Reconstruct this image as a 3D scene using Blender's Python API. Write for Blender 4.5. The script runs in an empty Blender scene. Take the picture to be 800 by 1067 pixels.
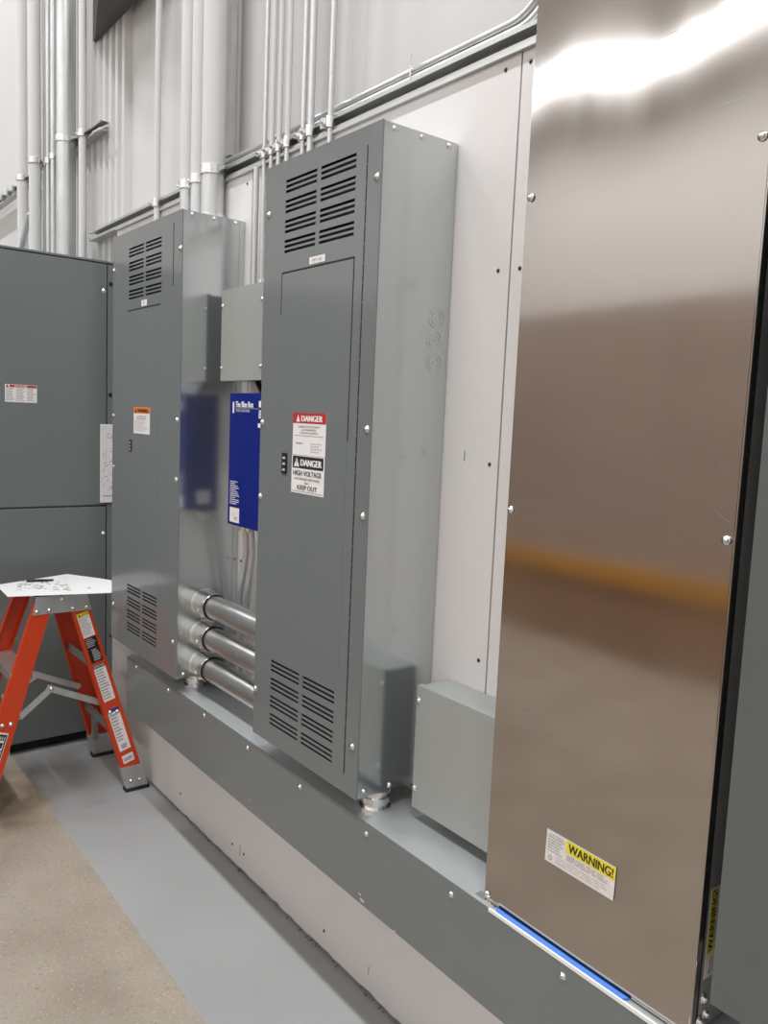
import bpy, bmesh, math, random
from mathutils import Vector, Matrix
random.seed(7)
S = bpy.context.scene
COL = S.collection

# ------------------------------------------------------------------ camera
YAW, PITCH, ROLL, FPX, EYE = -0.908504, -0.112198, 0.0428095, 846.5, 1.6
_f = Vector((math.sin(YAW)*math.cos(PITCH), math.cos(YAW)*math.cos(PITCH), math.sin(PITCH)))
_r0 = Vector((math.cos(YAW), -math.sin(YAW), 0)); _u0 = _r0.cross(_f)
_r = _r0*math.cos(ROLL) + _u0*math.sin(ROLL); _u = _u0*math.cos(ROLL) - _r0*math.sin(ROLL)
CAM = Vector((0, 0, EYE))
cd = bpy.data.cameras.new('camera'); cam = bpy.data.objects.new('camera', cd); COL.objects.link(cam)
cd.sensor_fit = 'HORIZONTAL'; cd.sensor_width = 36; cd.lens = 36*FPX/800; cd.clip_start = .02
cam.matrix_world = Matrix(((_r.x, _u.x, -_f.x, 0), (_r.y, _u.y, -_f.y, 0), (_r.z, _u.z, -_f.z, EYE), (0, 0, 0, 1)))
S.camera = cam
def at(px, py, axis, val):
    """photo pixel -> point where its ray meets the plane axis=val"""
    d = _f*FPX + _r*(px-400) - _u*(py-533.5)
    return CAM + d*((val-CAM[axis])/d[axis])

# ------------------------------------------------------------------ world, lights, exposure
w = bpy.data.worlds.new('world'); S.world = w; w.use_nodes = True
w.node_tree.nodes['Background'].inputs[0].default_value = (.9, .92, 1, 1)
w.node_tree.nodes['Background'].inputs[1].default_value = .15
S.view_settings.view_transform = 'Standard'; S.view_settings.look = 'None'
S.view_settings.gamma = 1; S.view_settings.use_curve_mapping = False
S.view_settings.exposure = 0.0
S.cycles.use_denoising = True
CEIL = 9.0
LAMP_W = 260.0
LAMPS = [(x, -1.3) for x in (-10.5, -6.3, -2.1, 2.1)] + [(x, -11.0) for x in (-14.6, -11.4, -8.2, -5.0, -1.8, 1.4, 4.6)]

# ------------------------------------------------------------------ materials
MATS = {}
def mat(name, col, rough=.5, metal=0., noise=None, bump=None, coat=0., spec=.5, aniso=0):
    """noise=(scale, amount, second colour, (sx,sy,sz)); bump=(scale, strength)"""
    if name in MATS: return MATS[name]
    m = bpy.data.materials.new(name); m.use_nodes = True
    nt = m.node_tree; b = nt.nodes['Principled BSDF']
    b.inputs['Base Color'].default_value = (*col, 1); b.inputs['Roughness'].default_value = rough
    b.inputs['Metallic'].default_value = metal; b.inputs['Coat Weight'].default_value = coat
    b.inputs['Coat Roughness'].default_value = .08
    b.inputs['Specular IOR Level'].default_value = spec
    if noise or bump:
        tc = nt.nodes.new('ShaderNodeNewGeometry')
        mp = nt.nodes.new('ShaderNodeMapping'); nt.links.new(tc.outputs['Position'], mp.inputs['Vector'])
    if noise:
        sc, amt, c2, st = noise; mp.inputs['Scale'].default_value = st
        n = nt.nodes.new('ShaderNodeTexNoise'); n.inputs['Scale'].default_value = sc; n.inputs['Detail'].default_value = 6
        nt.links.new(mp.outputs[0], n.inputs['Vector'])
        rp = nt.nodes.new('ShaderNodeValToRGB'); rp.color_ramp.elements[0].position = .38; rp.color_ramp.elements[1].position = .68
        nt.links.new(n.outputs['Fac'], rp.inputs['Fac'])
        mu = nt.nodes.new('ShaderNodeMath'); mu.operation = 'MULTIPLY'; mu.inputs[1].default_value = amt
        nt.links.new(rp.outputs['Color'], mu.inputs[0])
        mx = nt.nodes.new('ShaderNodeMix'); mx.data_type = 'RGBA'
        mx.inputs['A'].default_value = (*col, 1); mx.inputs['B'].default_value = (*c2, 1)
        nt.links.new(mu.outputs[0], mx.inputs['Factor']); nt.links.new(mx.outputs['Result'], b.inputs['Base Color'])
    if bump:
        n2 = nt.nodes.new('ShaderNodeTexNoise'); n2.inputs['Scale'].default_value = bump[0]; n2.inputs['Detail'].default_value = 4
        nt.links.new(mp.outputs[0], n2.inputs['Vector'])
        bp = nt.nodes.new('ShaderNodeBump'); bp.inputs['Strength'].default_value = bump[1]; bp.inputs['Distance'].default_value = .01
        nt.links.new(n2.outputs['Fac'], bp.inputs['Height']); nt.links.new(bp.outputs['Normal'], b.inputs['Normal'])
    MATS[name] = m; return m
one = (1, 1, 1)
GREY = mat('grey_enamel', (.164, .180, .184), .15, 0, (1.3, .35, (.179, .193, .196), one), (2.2, .012), spec=.55)
GREYD = mat('grey_enamel_switchgear', (.158, .180, .178), .27, 0, (1.1, .4, (.172, .193, .190), one), spec=.5)
GALVB = mat('satin_galvanized_box', (.56, .595, .60), .17, .92, (1.6, .5, (.60, .63, .635), (1, 1, .6)), (3, .01))
TROUGHT = mat('satin_trough_top', (.52, .545, .55), .42, .5)
GREYR = mat('grey_enamel_blue', (.108, .120, .122), .27, 0, (1.1, .4, (.120, .132, .134), one))
GREYL = mat('light_grey_enamel', (.335, .348, .336), .34, 0, (2, .3, (.36, .373, .36), one))
INNER = mat('dark_interior', (.006, .006, .006), .8)
BLACK = mat('black_plastic', (.012, .012, .013), .45)
RUBBER = mat('black_rubber', (.02, .02, .02), .85)
BLUE = mat('blue_enamel', (.002, .013, .185), .5, 0, (3, .3, (.002, .015, .20), one), spec=.2)
WHITEP = mat('white_wall_paint', (.615, .603, .597), .55, 0, (2.5, .35, (.565, .553, .547), (1, 1, .5)), (14, .05))
BOARD = mat('white_board_paint', (.745, .722, .715), .45, 0, (1.6, .45, (.675, .648, .644), (1, 1, .35)), (9, .06))
CONDW = mat('white_painted_steel', (.65, .64, .635), .45, 0, (9, .4, (.57, .56, .555), (1, 1, .08)))
GALV = mat('galvanized_steel', (.62, .63, .63), .34, .85, (22, .6, (.47, .48, .48), (1, 1, .25)), (60, .05))
GALVP = mat('galvanized_pipe', (.74, .73, .72), .27, .95, (9, .75, (.50, .49, .475), (.35, 1, 1)), (40, .08))
EMT = mat('bare_conduit', (.62, .63, .64), .36, .7, (12, .5, (.52, .53, .53), (1, 1, .12)))
ZINC = mat('bright_zinc', (.78, .78, .77), .2, 1.)
STRUT = mat('strut_steel', (.55, .56, .55), .38, .75, (14, .6, (.40, .41, .40), (.2, 1, 1)))
ALU = mat('aluminium', (.60, .60, .59), .38, .8, (8, .5, (.48, .48, .47), one))
ORANGE = mat('orange_fibreglass', (.62, .050, .006), .38, 0, (7, .5, (.54, .040, .005), (1, 1, .3)))
PAPER = mat('white_paper', (.86, .86, .86), .7)
VINYL = mat('white_vinyl', (.82, .80, .80), .4)
VINYLW = mat('white_vinyl_worn', (.78, .74, .72), .4, 0, (60, .35, (.6, .56, .54), one))
INK = mat('black_ink', (.012, .012, .012), .5)
INKG = mat('grey_ink', (.34, .33, .33), .5)
INKL = mat('pale_grey_ink', (.55, .53, .53), .5)
RED = mat('red_ink', (.50, .018, .018), .45)
ORANGEI = mat('orange_ink', (.80, .20, .03), .45)
YELLOW = mat('yellow_ink', (.80, .68, .03), .45)
VIOLET = mat('violet_ink', (.06, .04, .22), .45)
WINK = mat('white_ink', (.85, .85, .85), .45)
TAPE = mat('blue_masking_tape', (.015, .15, .62), .4)
WHITEF = mat('white_film', (.80, .82, .83), .35)
BROWN = mat('brown_panelling', (.57, .455, .385), .6, 0, (1.2, .7, (.66, .53, .45), (.6, 1, 1.5)))
CREAM = mat('cream_wall', (.80, .785, .77), .7)
CEILM = mat('ceiling_white', (.78, .76, .74), .8)
SHADEM = mat('dark_shade_tone', (.085, .07, .062), .6)  # tone of the plate that stands in for wall shadow
SCUFF = mat('scuff_pale', (.50, .50, .48), .6)
SIDEST = mat('dull_galvanized_side', (.25, .255, .25), .4, .7, (10, .5, (.17, .175, .17), (1, 1, .3)))

def steel_mat():
    m = bpy.data.materials.new('brushed_stainless'); m.use_nodes = True; nt = m.node_tree
    b = nt.nodes['Principled BSDF']; b.inputs['Metallic'].default_value = 1
    b.inputs['Anisotropic'].default_value = .3
    tg = nt.nodes.new('ShaderNodeTangent'); tg.direction_type = 'RADIAL'; tg.axis = 'Z'
    nt.links.new(tg.outputs[0], b.inputs['Tangent'])
    g = nt.nodes.new('ShaderNodeNewGeometry'); mp = nt.nodes.new('ShaderNodeMapping')
    mp.inputs['Scale'].default_value = (1, 1, .12); nt.links.new(g.outputs['Position'], mp.inputs[0])
    n = nt.nodes.new('ShaderNodeTexNoise'); n.inputs['Scale'].default_value = 9; n.inputs['Detail'].default_value = 5
    nt.links.new(mp.outputs[0], n.inputs['Vector'])
    mr = nt.nodes.new('ShaderNodeMapRange'); mr.inputs[1].default_value = .3; mr.inputs[2].default_value = .7
    mr.inputs[3].default_value = .075; mr.inputs[4].default_value = .115
    nt.links.new(n.outputs['Fac'], mr.inputs[0]); nt.links.new(mr.outputs[0], b.inputs['Roughness'])
    n2 = nt.nodes.new('ShaderNodeTexNoise'); n2.inputs['Scale'].default_value = 3.5; n2.inputs['Detail'].default_value = 3
    nt.links.new(g.outputs['Position'], n2.inputs['Vector'])
    mx = nt.nodes.new('ShaderNodeMix'); mx.data_type = 'RGBA'
    mx.inputs['A'].default_value = (.49, .455, .43, 1); mx.inputs['B'].default_value = (.46, .425, .40, 1)
    nt.links.new(n2.outputs['Fac'], mx.inputs['Factor']); nt.links.new(mx.outputs['Result'], b.inputs['Base Color'])
    return m
STEEL = steel_mat()

def floor_mat():
    m = bpy.data.materials.new('concrete_floor'); m.use_nodes = True; nt = m.node_tree; L = nt.links.new
    b = nt.nodes['Principled BSDF']
    g = nt.nodes.new('ShaderNodeNewGeometry'); sp = nt.nodes.new('ShaderNodeSeparateXYZ'); L(g.outputs['Position'], sp.inputs[0])
    def noise(s, d=6):
        n = nt.nodes.new('ShaderNodeTexNoise'); n.inputs['Scale'].default_value = s; n.inputs['Detail'].default_value = d
        L(g.outputs['Position'], n.inputs['Vector']); return n.outputs['Fac']
    def ramp(v, a, c, ca, cc):
        r = nt.nodes.new('ShaderNodeValToRGB'); e = r.color_ramp.elements
        e[0].position = a; e[1].position = c; e[0].color = (*ca, 1); e[1].color = (*cc, 1); L(v, r.inputs[0]); return r.outputs[0]
    def math_(op, a, c):
        n = nt.nodes.new('ShaderNodeMath'); n.operation = op
        for i, v in enumerate((a, c)):
            if isinstance(v, (int, float)): n.inputs[i].default_value = v
            else: L(v, n.inputs[i])
        return n.outputs[0]
    def mix(f, a, c, bt='MIX'):
        n = nt.nodes.new('ShaderNodeMix'); n.data_type = 'RGBA'; n.blend_type = bt
        for k, v in (('Factor', f), ('A', a), ('B', c)):
            if isinstance(v, tuple): n.inputs[k].default_value = (*v, 1)
            elif isinstance(v, (int, float)): n.inputs[k].default_value = v
            else: L(v, n.inputs[k])
        return n.outputs['Result']
    conc = ramp(noise(3.2), .32, .7, (.315, .262, .208), (.415, .358, .295))
    speck = ramp(noise(120, 2), .60, .72, (0, 0, 0), (1, 1, 1))
    conc = mix(math_('MULTIPLY', speck, .55), conc, (.62, .58, .50))
    dark = ramp(noise(75, 3), .28, .40, (1, 1, 1), (0, 0, 0))
    conc = mix(math_('MULTIPLY', dark, .5), conc, (.16, .12, .085))
    paint = ramp(noise(2.0, 4), .3, .75, (.335, .338, .338), (.385, .388, .388))
    paint = mix(math_('MULTIPLY', ramp(noise(16, 5), .55, .75, (0, 0, 0), (1, 1, 1)), .18), paint, (.30, .295, .285))
    # paint edge along the wall, fraying into bare dirty concrete beside the switchgear
    yy = math_('ADD', sp.outputs['Y'], math_('MULTIPLY', math_('SUBTRACT', noise(9, 4), .5), .008))
    m1 = math_('GREATER_THAN', yy, .889)
    # bare patch near the step ladder
    dx = math_('ADD', sp.outputs['X'], 3.42); dy = math_('SUBTRACT', sp.outputs['Y'], .74)
    rr = math_('ADD', math_('MULTIPLY', math_('MULTIPLY', dx, dx), .75), math_('MULTIPLY', math_('MULTIPLY', dy, dy), 2.2))
    rr = math_('ADD', rr, math_('MULTIPLY', math_('SUBTRACT', noise(6, 5), .5), .10))
    bm_ = nt.nodes.new('ShaderNodeMapRange'); bm_.interpolation_type = 'SMOOTHSTEP'; bm_.inputs[1].default_value = .03; bm_.inputs[2].default_value = .10
    bm_.inputs[3].default_value = 1; bm_.inputs[4].default_value = 0; L(rr, bm_.inputs[0]); bare = bm_.outputs[0]
    msk = math_('MULTIPLY', m1, math_('SUBTRACT', 1, bare))
    dirt = ramp(noise(5, 6), .40, .62, (.20, .15, .105), (.36, .29, .215))
    conc2 = mix(bare, conc, dirt)
    grime = math_('MULTIPLY', math_('LESS_THAN', sp.outputs['X'], -3.15), ramp(noise(4.5, 5), .45, .7, (0, 0, 0), (1, 1, 1)))
    paint = mix(math_('MULTIPLY', grime, .45), paint, (.20, .17, .14))
    L(mix(msk, conc2, paint), b.inputs['Base Color'])
    rg = nt.nodes.new('ShaderNodeMapRange'); rg.inputs[3].default_value = .62; rg.inputs[4].default_value = .40
    L(msk, rg.inputs[0]); L(rg.outputs[0], b.inputs['Roughness'])
    bp = nt.nodes.new('ShaderNodeBump'); bp.inputs['Strength'].default_value = .12; bp.inputs['Distance'].default_value = .004
    L(noise(40, 5), bp.inputs['Height']); L(bp.outputs[0], b.inputs['Normal'])
    return m
FLOORM = floor_mat()

# ------------------------------------------------------------------ mesh helpers
class MB:
    def __init__(s): s.v = []; s.f = []
    def add(s, vs, fs):
        o = len(s.v); s.v += [tuple(v) for v in vs]; s.f += [tuple(i+o for i in f) for f in fs]; return s
    def box(s, x0, x1, y0, y1, z0, z1):
        return s.add([(x0,y0,z0),(x1,y0,z0),(x1,y1,z0),(x0,y1,z0),(x0,y0,z1),(x1,y0,z1),(x1,y1,z1),(x0,y1,z1)],
                     [(3,2,1,0),(4,5,6,7),(0,1,5,4),(1,2,6,5),(2,3,7,6),(3,0,4,7)])
    def hexa(s, b4, t4):   # any box from its bottom and top rings
        return s.add(list(b4)+list(t4), [(3,2,1,0),(4,5,6,7),(0,1,5,4),(1,2,6,5),(2,3,7,6),(3,0,4,7)])
    def tube(s, pts, rad, n=16, cap=True):
        pts = [Vector(p) for p in pts]; rad = rad if isinstance(rad, (list, tuple)) else [rad]*len(pts)
        o = len(s.v); ref = None
        for i, p in enumerate(pts):
            a = pts[max(i-1, 0)]; b = pts[min(i+1, len(pts)-1)]; d = (b-a).normalized()
            if ref is None:
                ref = Vector((0, 0, 1)) if abs(d.z) < .9 else Vector((1, 0, 0))
            e1 = (ref - d*ref.dot(d)).normalized(); e2 = d.cross(e1); ref = e1
            for k in range(n):
                t = 2*math.pi*k/n; s.v.append(tuple(p + (e1*math.cos(t)+e2*math.sin(t))*rad[i]))
        for i in range(len(pts)-1):
            for k in range(n):
                a = o+i*n+k; b = o+i*n+(k+1) % n; s.f.append((a, b, b+n, a+n))
        if cap:
            s.f.append(tuple(o+k for k in reversed(range(n)))); q = o+(len(pts)-1)*n; s.f.append(tuple(q+k for k in range(n)))
        return s
    def ring(s, c, d, r_out, r_in, h, n=20):   # washer / collar
        c = Vector(c); d = Vector(d).normalized(); ref = Vector((0, 0, 1)) if abs(d.z) < .9 else Vector((1, 0, 0))
        e1 = (ref-d*ref.dot(d)).normalized(); e2 = d.cross(e1); o = len(s.v)
        for rr, hh in ((r_in, 0), (r_out, 0), (r_out, h), (r_in, h)):
            for k in range(n):
                t = 2*math.pi*k/n; s.v.append(tuple(c+d*hh+(e1*math.cos(t)+e2*math.sin(t))*rr))
        for j in range(4):
            for k in range(n):
                a = o+j*n+k; b = o+j*n+(k+1) % n; c2 = o+((j+1) % 4)*n; s.f.append((a, b, c2+(k+1) % n, c2+k))
        return s
    def mesh(s, name):
        me = bpy.data.meshes.new(name); me.from_pydata(s.v, [], s.f); me.update(); return me

def empty(name, loc, label, cat, group=None):
    o = bpy.data.objects.new(name, None); COL.objects.link(o); o.location = loc; o.empty_display_size = .05
    o['label'] = label; o['category'] = cat
    if group: o['group'] = group
    return o
def root_loc(p):
    v = Vector((0, 0, 0))
    while p: v += p.location + p.matrix_parent_inverse.translation; p = p.parent
    return v
def obj(name, data, m=None, parent=None, bevel=0, smooth=False, label=None, loc=None):
    """data in world coordinates; the parent only groups it"""
    me = data.mesh(name) if isinstance(data, MB) else data
    if bevel:
        bm = bmesh.new(); bm.from_mesh(me); bmesh.ops.remove_doubles(bm, verts=bm.verts, dist=1e-6)
        bmesh.ops.recalc_face_normals(bm, faces=bm.faces)
        bmesh.ops.bevel(bm, geom=[e for e in bm.edges if len(e.link_faces) == 2 and e.calc_face_angle(0) > .5], offset=bevel, segments=2, profile=.5, affect='EDGES', clamp_overlap=True)
        bm.to_mesh(me); bm.free()
    if smooth:
        me.polygons.foreach_set('use_smooth', [True]*len(me.polygons)); me.set_sharp_from_angle(angle=math.radians(35))
    o = bpy.data.objects.new(name, me); COL.objects.link(o)
    if m and not me.materials: me.materials.append(m)
    if loc is not None: o.location = loc
    if parent:
        o.parent = parent; o.matrix_parent_inverse = Matrix.Translation(-root_loc(parent))
    if label: o['label'] = label
    return o
def tag(o, label, cat, group=None):
    o['label'] = label; o['category'] = cat
    if group: o['group'] = group
    return o
def struct(o): o['kind'] = 'structure'; return o

# shared dome-head screws, one mesh per facing direction
_scr = {}
def screw(parent, p, n, r=.0062, m=None, name='screw'):
    key = (tuple(round(c, 3) for c in n), r, m.name if m else '')
    if key not in _scr:
        mb = MB(); N = Vector(n)
        prof = [(1.35, 0), (1.35, .18), (1., .22), (.92, .5), (.6, .8), (.2, .92)]
        mb.tube([N*(h*r) for _, h in prof], [q*r for q, _ in prof], n=10)
        me = mb.mesh('screw'); me.materials.append(m or ZINC)
        me.polygons.foreach_set('use_smooth', [True]*len(me.polygons)); _scr[key] = me
    o = bpy.data.objects.new(name, _scr[key]); COL.objects.link(o)
    o.parent = parent; o.matrix_parent_inverse = Matrix.Translation(-root_loc(parent)); o.location = p
    return o

def text_mesh(txt):
    cu = bpy.data.curves.new('lettering', 'FONT'); cu.body = txt; cu.size = 1; cu.resolution_u = 3
    to = bpy.data.objects.new('lettering', cu); COL.objects.link(to)
    dg = bpy.context.evaluated_depsgraph_get(); me = bpy.data.meshes.new_from_object(to.evaluated_get(dg))
    v = [tuple(q.co) for q in me.vertices]; f = [tuple(p.vertices) for p in me.polygons]
    bpy.data.objects.remove(to); bpy.data.curves.remove(cu); bpy.data.meshes.remove(me); return v, f
def sticker(parent, o, u, v, w, h, items, base=None, name='sticker', th=.0006, curl=0, label=None, lift=.0003):
    """o = upper left corner, u = right, v = down (unit). items in fractions of w,h:
       ('r',x0,y0,x1,y1,mat) rectangle, ('t',text,x0,y0,x1,y1,mat[,bold]) lettering, ('tri',cx,cy,size,mat), ('o',cx,cy,r,mat)"""
    o = Vector(o); u = Vector(u).normalized(); v = Vector(v).normalized(); n = v.cross(u)   # n points to the viewer
    n = -n if False else n
    P = lambda a, b, d: o + u*(a*w) + v*(b*h) + n*d
    mb = MB(); mb.hexa([P(0,1,0), P(1,1,0), P(1,1,th), P(0,1,th)], [P(0,0,0), P(1,0,0), P(1,0,th), P(0,0,th)])
    st = obj(name, mb, base or VINYL, parent, label=label)
    layers = {}
    for k, it in enumerate(items):
        d = th + lift*(1 + (k % 3)*.35 + (.8 if it[0] in ('t', 'tri', 'o') else 0))
        if it[0] == 'r':
            _, a, b, c, e, m = it
            layers.setdefault(m.name, (m, MB()))[1].add([P(a,e,d), P(c,e,d), P(c,b,d), P(a,b,d)], [(0,1,2,3)])
        elif it[0] == 't':
            a, b, c, e, m = it[2:7]; vs, fs = text_mesh(it[1])
            xs = [q[0] for q in vs]; ys = [q[1] for q in vs]; x0, x1 = min(xs), max(xs); y0, y1 = min(ys), max(ys)
            reps = ((0, 0),) if len(it) < 8 else ((-it[7], 0), (it[7], 0), (0, 0))
            for ri, (dx, dy) in enumerate(reps):
                layers.setdefault(m.name, (m, MB()))[1].add([P(a+dx+(c-a)*(q[0]-x0)/(x1-x0), e+(b-e)*(q[1]-y0)/(y1-y0), d+.00012*ri) for q in vs], fs)
        elif it[0] == 'tri':
            _, cx, cy, sw, sh, m = it
            layers.setdefault(m.name, (m, MB()))[1].add([P(cx-sw, cy+sh, d), P(cx+sw, cy+sh, d), P(cx, cy-sh, d)], [(0,1,2)])
        elif it[0] == 'o':
            _, cx, cy, r, m = it; q = [P(cx+r/w*math.cos(t*.5236), cy+r/h*math.sin(-t*.5236), d) for t in range(12)]
            layers.setdefault(m.name, (m, MB()))[1].add(q, [tuple(range(12))])
    for m, mb in layers.values():
        po = obj('print', mb, m, st)
        if m in (INKG, INKL): po['kind'] = 'stuff'
    return st
def lines(x0, x1, y0, y1, n, m, fill=.45, seed=1, ragged=.35):
    """fine print too small to read: broken rules"""
    rnd = random.Random(seed); out = []
    for k in range(n):
        a = y0+(y1-y0)*k/n; x = x0; end = x1-(x1-x0)*ragged*rnd.random()
        while x < end:
            e = min(end, x+(x1-x0)*rnd.uniform(.08, .24)); out.append(('r', x, a, e, a+(y1-y0)/n*fill, m)); x = e+(x1-x0)*.03
    return out

def plate(x0, x1, z0, z1, yf, th, holes):
    """sheet facing -y with real rectangular holes"""
    xs = sorted({x0, x1, *[h[0] for h in holes], *[h[1] for h in holes]}); zs = sorted({z0, z1, *[h[2] for h in holes], *[h[3] for h in holes]})
    mb = MB(); idx = {}
    def V(i, k, y):
        key = (i, k, y)
        if key not in idx: idx[key] = len(mb.v); mb.v.append((xs[i], y, zs[k]))
        return idx[key]
    yb = yf+th; solid = {}
    for i in range(len(xs)-1):
        for k in range(len(zs)-1):
            cx, cz = (xs[i]+xs[i+1])/2, (zs[k]+zs[k+1])/2
            solid[i, k] = not any(h[0] < cx < h[1] and h[2] < cz < h[3] for h in holes)
    for (i, k), s in solid.items():
        if not s: continue
        mb.f.append((V(i,k,yf), V(i+1,k,yf), V(i+1,k+1,yf), V(i,k+1,yf)))
        mb.f.append((V(i,k,yb), V(i,k+1,yb), V(i+1,k+1,yb), V(i+1,k,yb)))
        if not solid.get((i-1, k)): mb.f.append((V(i,k,yf), V(i,k+1,yf), V(i,k+1,yb), V(i,k,yb)))
        if not solid.get((i+1, k)): mb.f.append((V(i+1,k,yf), V(i+1,k,yb), V(i+1,k+1,yb), V(i+1,k+1,yf)))
        if not solid.get((i, k-1)): mb.f.append((V(i,k,yf), V(i,k,yb), V(i+1,k,yb), V(i+1,k,yf)))
        if not solid.get((i, k+1)): mb.f.append((V(i,k+1,yf), V(i+1,k+1,yf), V(i+1,k+1,yb), V(i,k+1,yb)))
    return mb

# ------------------------------------------------------------------ key planes (metres)
WB = 1.307        # face of the white boards
RIBY = 1.345      # crest of the wall sheet ribs
WY = 1.377        # flat of the wall sheet
FC = 1.086        # fronts of the two panelboards
TF = 1.104        # wireway front
TZ0, TZ1 = .456, .663
STF = 1.118       # stainless front
SGX = -3.83       # switchgear front

# ------------------------------------------------------------------ the room
struct(obj('floor', MB().box(-17.5, 6.5, -13.5, 1.5, -.1, 0), FLOORM))
struct(obj('ceiling', MB().box(-17.5, 6.5, -13.5, 1.5, CEIL, CEIL+.1), CEILM))
wf = struct(obj('wall_front', MB().box(-17.5, 6.5, -13.6, -13.5, 0, CEIL), CREAM))
wl = struct(obj('wall_left', MB().box(-17.6, -17.5, -13.5, 1.5, 0, CEIL), CREAM))
struct(obj('wall_right', MB().box(6.5, 6.6, -13.5, 1.5, 0, CEIL), CREAM))

# back wall: ribbed metal sheet
prof = [(-17.5, WY)]
def rib(c, wd, top):
    global prof
    prof += [(c-wd/2, WY), (c-wd/2*.55, WY-top), (c+wd/2*.55, WY-top), (c+wd/2, WY)]
for c in [-4.56+.083*k for k in range(11)]: rib(c, .062, .030)
for c in (-3.42, -3.08, -2.90): rib(c, .09, .012)
rib(-2.715, .075, .032); rib(-2.42, .07, .02); rib(-2.13, .075, .028); rib(-2.025, .05, .014); rib(-1.955, .045, .012)
for c in (-.6, .0, .6, 1.2, 1.8, 2.4, 3., 3.6, 4.2, 4.8, 5.4): rib(c, .08, .028)
prof.append((6.5, WY))
mb = MB(); n = len(prof)
for x, y in prof: mb.v.append((x, y, 0)); mb.v.append((x, y, CEIL))
for i in range(n-1): mb.f.append((2*i, 2*i+2, 2*i+3, 2*i+1))
mb.v += [(-17.5, 1.5, 0), (-17.5, 1.5, CEIL), (6.5, 1.5, 0), (6.5, 1.5, CEIL)]
q = 2*n; mb.f += [(q+2, q, q+1, q+3), (0, 1, q+1, q), (2*n-2, q+2, q+3, 2*n-1)]
wall = struct(obj('wall_back', mb, WHITEP))

# white painted boards fixed over the sheet, ragged along the floor
seams = [-3.68, -2.44, -1.27, -.05, 1.17, 2.39]
BT = 2.381
boards = []
for a, b in zip(seams[:-1], seams[1:]):
    boards.append(obj('plywood_board', MB().box(a+.0025, b-.0025, WB, WB+.018, .56, BT), BOARD, wall))
a, b = seams[0]+.0025, seams[-1]; nseg = 200; mb = MB()
for k in range(nseg+1):
    x = a+(b-a)*k/nseg
    zb = .007 + (random.random()**2*.008 if -2.95 < x < -1. else random.random()*.003)
    for y in (WB, WB+.018):
        mb.v += [(x, y, zb), (x, y, .557)]
for k in range(nseg):
    i = 4*k; j = i+4
    mb.f += [(i, j, j+1, i+1), (i+3, j+3, j+2, i+2), (i+1, j+1, j+3, i+3), (i+2, j+2, j, i)]
mb.f += [(0, 1, 3, 2), (4*nseg+2, 4*nseg+3, 4*nseg+1, 4*nseg)]
lower = obj('lower_board', mb, BOARD, wall)
HOLEM = mat('dark_screw', (.02, .017, .015), .5)
def board_at(x, z=1):
    if z < .55: return lower
    for a, b, o in zip(seams[:-1], seams[1:], boards):
        if a <= x < b: return o
    return boards[0]
for px, py in ((519, 282), (541.5, 279.6), (510, 484), (498.5, 688), (527, 73), (553, 64), (257.8, 191.5), (266.5, 188), (188, 827),
               (242, 879.5), (254, 890), (337.6, 970), (251, 584.5), (258.5, 588.5)):
    p = at(px, py, 1, WB); screw(board_at(p.x, p.z), (p.x, WB, p.z), (0, -1, 0), .0036, HOLEM, 'screw_head')
for px, py, l in ((484, 475, .012), (384, 1011, .012), (250, 886, .02)):
    p = at(px, py, 1, WB); obj('scratch', MB().box(p.x-.001, p.x+.001, WB-.0006, WB+.001, p.z-l, p.z+l), HOLEM, board_at(p.x, p.z))
# chips of rubble in the gap along the floor
mb = MB()
for k in range(150):
    x = random.uniform(-2.95, -.9); y = WB-random.random()**2*.008; r = random.uniform(.0008, .0032)
    mb.hexa([(x-r, y-r, 0), (x+r, y-r*.7, 0), (x+r*.8, y+r, 0), (x-r, y+r*.6, 0)], [(x-r*.6, y-r*.5, r), (x+r*.5, y-r*.4, r*1.3), (x+r*.5, y+r*.6, r*.9), (x-r*.4, y+r*.3, r*1.2)])
ch = obj('floor_rubble', mb, mat('rubble', (.22, .17, .14), .9)); ch['kind'] = 'stuff'
tag(ch, 'dark crumbs of rubble along the foot of the white boards', 'rubble')

# added dark plate in place of the shadow high on the wall, upper left
g = empty('shade_plate', (-3.6, WY, 3.36), 'added dark plate standing in for shadow high on the ribbed wall at the top left', 'shade plate')
mb = MB(); pg = [(-4.10, 1.343), (-3.20, 1.07), (-3.30, 1.07), (-3.30, 1.343)]
pg = [(-4.10, 1.343), (-3.28, 1.10), (-3.26, 1.10), (-3.26, 1.343)]
mb.v = [(x, y, 3.31) for x, y in pg]+[(x, y, 3.322) for x, y in pg]
mb.f = [(3, 2, 1, 0), (4, 5, 6, 7)]+[(k, (k+1) % 4, 4+(k+1) % 4, 4+k) for k in range(4)]
obj('plate', mb, SHADEM, g)
obj('back_shade', MB().box(-4.10, -3.26, 1.335, 1.343, 3.322, 3.5), SHADEM, g)

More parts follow.
